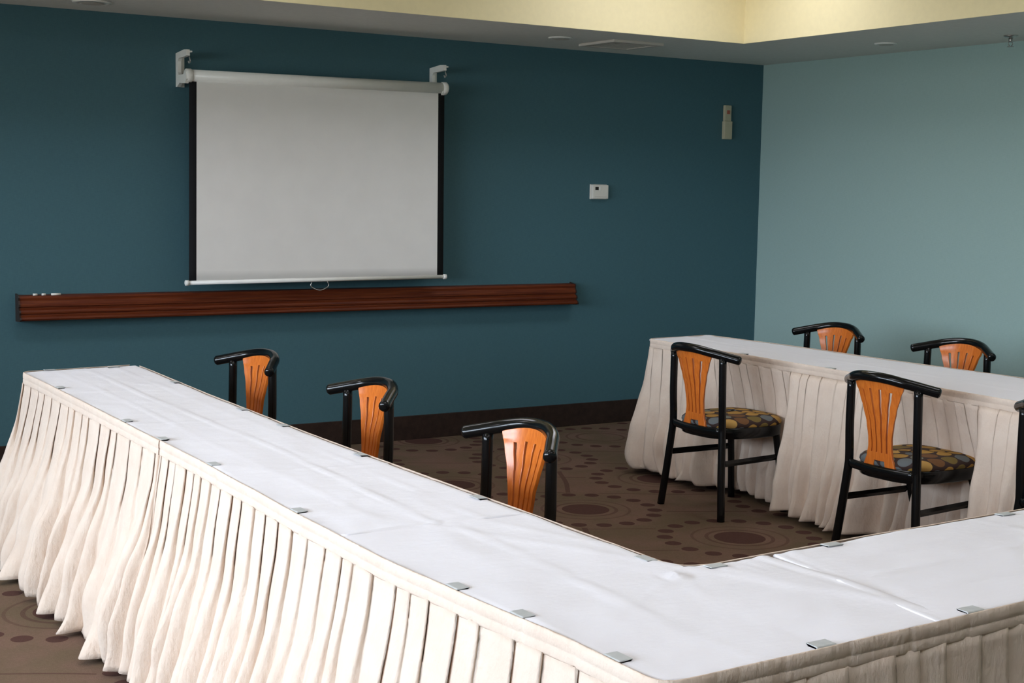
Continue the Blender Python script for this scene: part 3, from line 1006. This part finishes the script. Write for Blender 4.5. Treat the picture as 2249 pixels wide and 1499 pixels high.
# ------------------------------------------------------------------ chairs (local: forward = +X)
def make_chair():
    root = empty('dining_chair')
    g = .187
    # curved top rail: boomerang shape, both ends pointing forward and out
    half = [(-.072, 0, .824), (-.067, .045, .823), (-.054, .088, .818), (-.034, .130, .809), (-.005, .168, .799), (.024, .206, .788), (.054, .245, .777)]
    pts = [(x, -y, z) for x, y, z in half[::-1]]+half[1:]
    b = NB(); tube(b, cr(pts, 6), .0215, 18, True, dome=True); link('top_rail', b, BLACKM, root, True)
    # rear legs run up to the rail; front legs splay forward
    for s in (1, -1):
        b = NB()
        tube(b, cr([(.006, s*(g-.003), .787), (.008, s*g, .60), (.013, s*g, .46), (.012, s*(g+.003), .40), (-.002, s*(g+.022), .20), (-.016, s*(g+.046), 0)], 6), .0185, 16)
        link('leg', b, BLACKM, root, True)
    for s in (1, -1):
        b = NB()
        tube(b, cr([(.375, s*.168, .410), (.382, s*.172, .36), (.402, s*.185, .18), (.420, s*.198, 0)], 6), .0175, 16)
        link('leg', b, BLACKM, root, True)
    # seat outline, rounded, wider in front
    def outline(n=56, off=0.0):
        o_ = []
        for k in range(n):
            a = 2*PI*k/n
            c, s_ = math.cos(a), math.sin(a)
            ex = 2/3.1
            x = .225+.225*math.copysign(abs(c)**ex, c)
            wy = .190+.026*(x/.45)
            y = wy*math.copysign(abs(s_)**ex, s_)
            d = Vector((c*.2, s_*.2, 0)).normalized()
            o_.append((x-d.x*off, y-d.y*off))
        return o_
    b = NB()
    for zz in (.395,):
        rings = []
        for off, z in ((.030, .388), (.004, .384), (-.002, .390), (-.002, .434), (.003, .441), (.030, .441)):
            rings.append([b.verts.new((x, y, z)) for x, y in outline(56, off)])
        rings.append(rings[0])
        for r0, r1 in zip(rings, rings[1:]):
            for k in range(56): b.faces.new((r0[k], r0[(k+1) % 56], r1[(k+1) % 56], r1[k]))
    link('seat_frame', b, BLACKM, root, True)
    # upholstered cushion
    b = NB()
    prof = [(.030, .412, .060), (.004, .436, .028), (-.004, .448, .016), (-.002, .460, .004), (.012, .472, -.012), (.035, .479, -.035), (.08, .484, -.08), (.14, .486, -.14), (.185, .4865, -.185)]
    uvl = b.loops.layers.uv.new('UVMap')
    rings = []; uvd = {}
    for off, z, arc in prof:
        ring = []
        for (x, y), (xo, yo) in zip(outline(56, off), outline(56, 0)):
            v = b.verts.new((x, y, z))
            d = Vector((xo-.225, yo, 0)); L_ = d.length; d.normalize()
            rr = L_+arc
            uvd[v] = (.225+d.x*rr, d.y*rr)
            ring.append(v)
        rings.append(ring)
    fs = []
    for r0, r1 in zip(rings, rings[1:]):
        for k in range(56): fs.append(b.faces.new((r0[k], r0[(k+1) % 56], r1[(k+1) % 56], r1[k])))
    fs.append(b.faces.new(rings[-1])); fs.append(b.faces.new(rings[0][::-1]))
    for f in fs:
        for l in f.loops: l[uvl].uv = uvd[l.vert]
    link('seat', b, SEATM, root, True)
    # side stretchers (flat bars)
    for s in (1, -1):
        b = NB()
        tube(b, [(.003, s*.203, .272), (.392, s*.178, .275)], .0125, 4, sq=(.55, 1.2))
        link('stretcher', b, BLACKM, root)
    # small rear cross bar behind the seat
    b = NB(); tube(b, cr([(.010, -.18, .425), (-.004, -.09, .422), (-.008, 0, .421), (-.004, .09, .422), (.010, .18, .425)], 4), .016, 12, sq=(.8, 1.25)); link('rear_bar', b, BLACKM, root, True)
    # fan shaped splat with four slots and a notched foot
    wtab = [(.428, .090), (.455, .080), (.48, .070), (.52, .0635), (.56, .064), (.62, .073), (.68, .089), (.74, .110), (.78, .126), (.812, .132)]
    xtab = [(.43, .000), (.52, -.004), (.62, -.016), (.72, -.036), (.80, -.052), (.82, -.056)]
    ctab = [(.43, .000), (.52, .003), (.62, .010), (.72, .022), (.82, .036)]
    NV, NS = 44, 4
    # column borders in u: slat, slot, slat ...
    cols = [-1.0]
    slatw, slotw = .30, .095
    tot = slatw*(NS+1)+slotw*NS
    acc = -1.0
    kinds = []
    for k in range(NS+1):
        for q in range(3):
            acc += slatw/tot*2/3; cols.append(acc); kinds.append('slat')
        if k < NS:
            acc += slotw/tot*2; cols.append(acc); kinds.append('slot')
    b = NB()
    zb, zt_ = .428, .815
    G = []
    for j in range(NV+1):
        z = zb+(zt_-zb)*j/NV
        row = []
        W_, X_, C_ = lerp_tab(wtab, z), lerp_tab(xtab, z), lerp_tab(ctab, z)
        for u in cols:
            zz = z
            if z > .76: zz = z-(u*u)*.022*(z-.76)/.055     # top edge follows the rail
            row.append(b.verts.new((X_+C_*u*u, W_*u, zz)))
        G.append(row)
    for j in range(NV):
        z = zb+(zt_-zb)*(j+.5)/NV
        for i, kd in enumerate(kinds):
            um = (cols[i]+cols[i+1])/2
            top = .775-.012*abs(um)*2; bot = .502
            if kd == 'slot' and bot < z < top: continue
            if z < .463 and abs(um) < .36: continue
            b.faces.new((G[j][i], G[j][i+1], G[j+1][i+1], G[j+1][i]))
    for v in [v for v in b.verts if not v.link_faces]: b.verts.remove(v)
    bmesh.ops.recalc_face_normals(b, faces=b.faces)
    o = link('back_splat', b, SPLAT, root, True, recalc=False)
    md = o.modifiers.new('thick', 'SOLIDIFY'); md.thickness = .012; md.offset = 0
    md = o.modifiers.new('bev', 'BEVEL'); md.width = .0016; md.segments = 2; md.limit_method = 'ANGLE'; md.angle_limit = math.radians(50); md.harden_normals = True
    return root

LBL = ['orange-splat black chair inside left table, farthest back, nearest the teal wall',
       'orange-splat black chair inside left table, middle of the three there',
       'orange-splat black chair inside left table, nearest the camera of three',
       'black chair with circle-patterned seat at right table, farther one, all leg feet visible',
       'black chair with circle-patterned seat at right table, closer one, feet hidden by front table',
       'orange-splat black chair between right table and pale wall, nearer the room corner',
       'orange-splat black chair between right table and pale wall, farther right in the photo',
       'black chair cut off by right photo edge, only a dark post showing']
GRP = ['chairs on the inner side of the left table']*3+['chairs facing the right table']*2+['chairs between the right table and the wall']*2+['chairs facing the right table']
c0 = make_chair()
kids = list(c0.children)
for i, (x, y, a) in enumerate(CH):
    if i == 0: r = c0
    else:
        r = c0.copy(); COL.objects.link(r)
        for ch in kids:
            c = ch.copy(); COL.objects.link(c); c.parent = r
    r.location = (x, y, 0); r.rotation_euler = (0, 0, a)
    tag(r, LBL[i], 'chair', GRP[i])
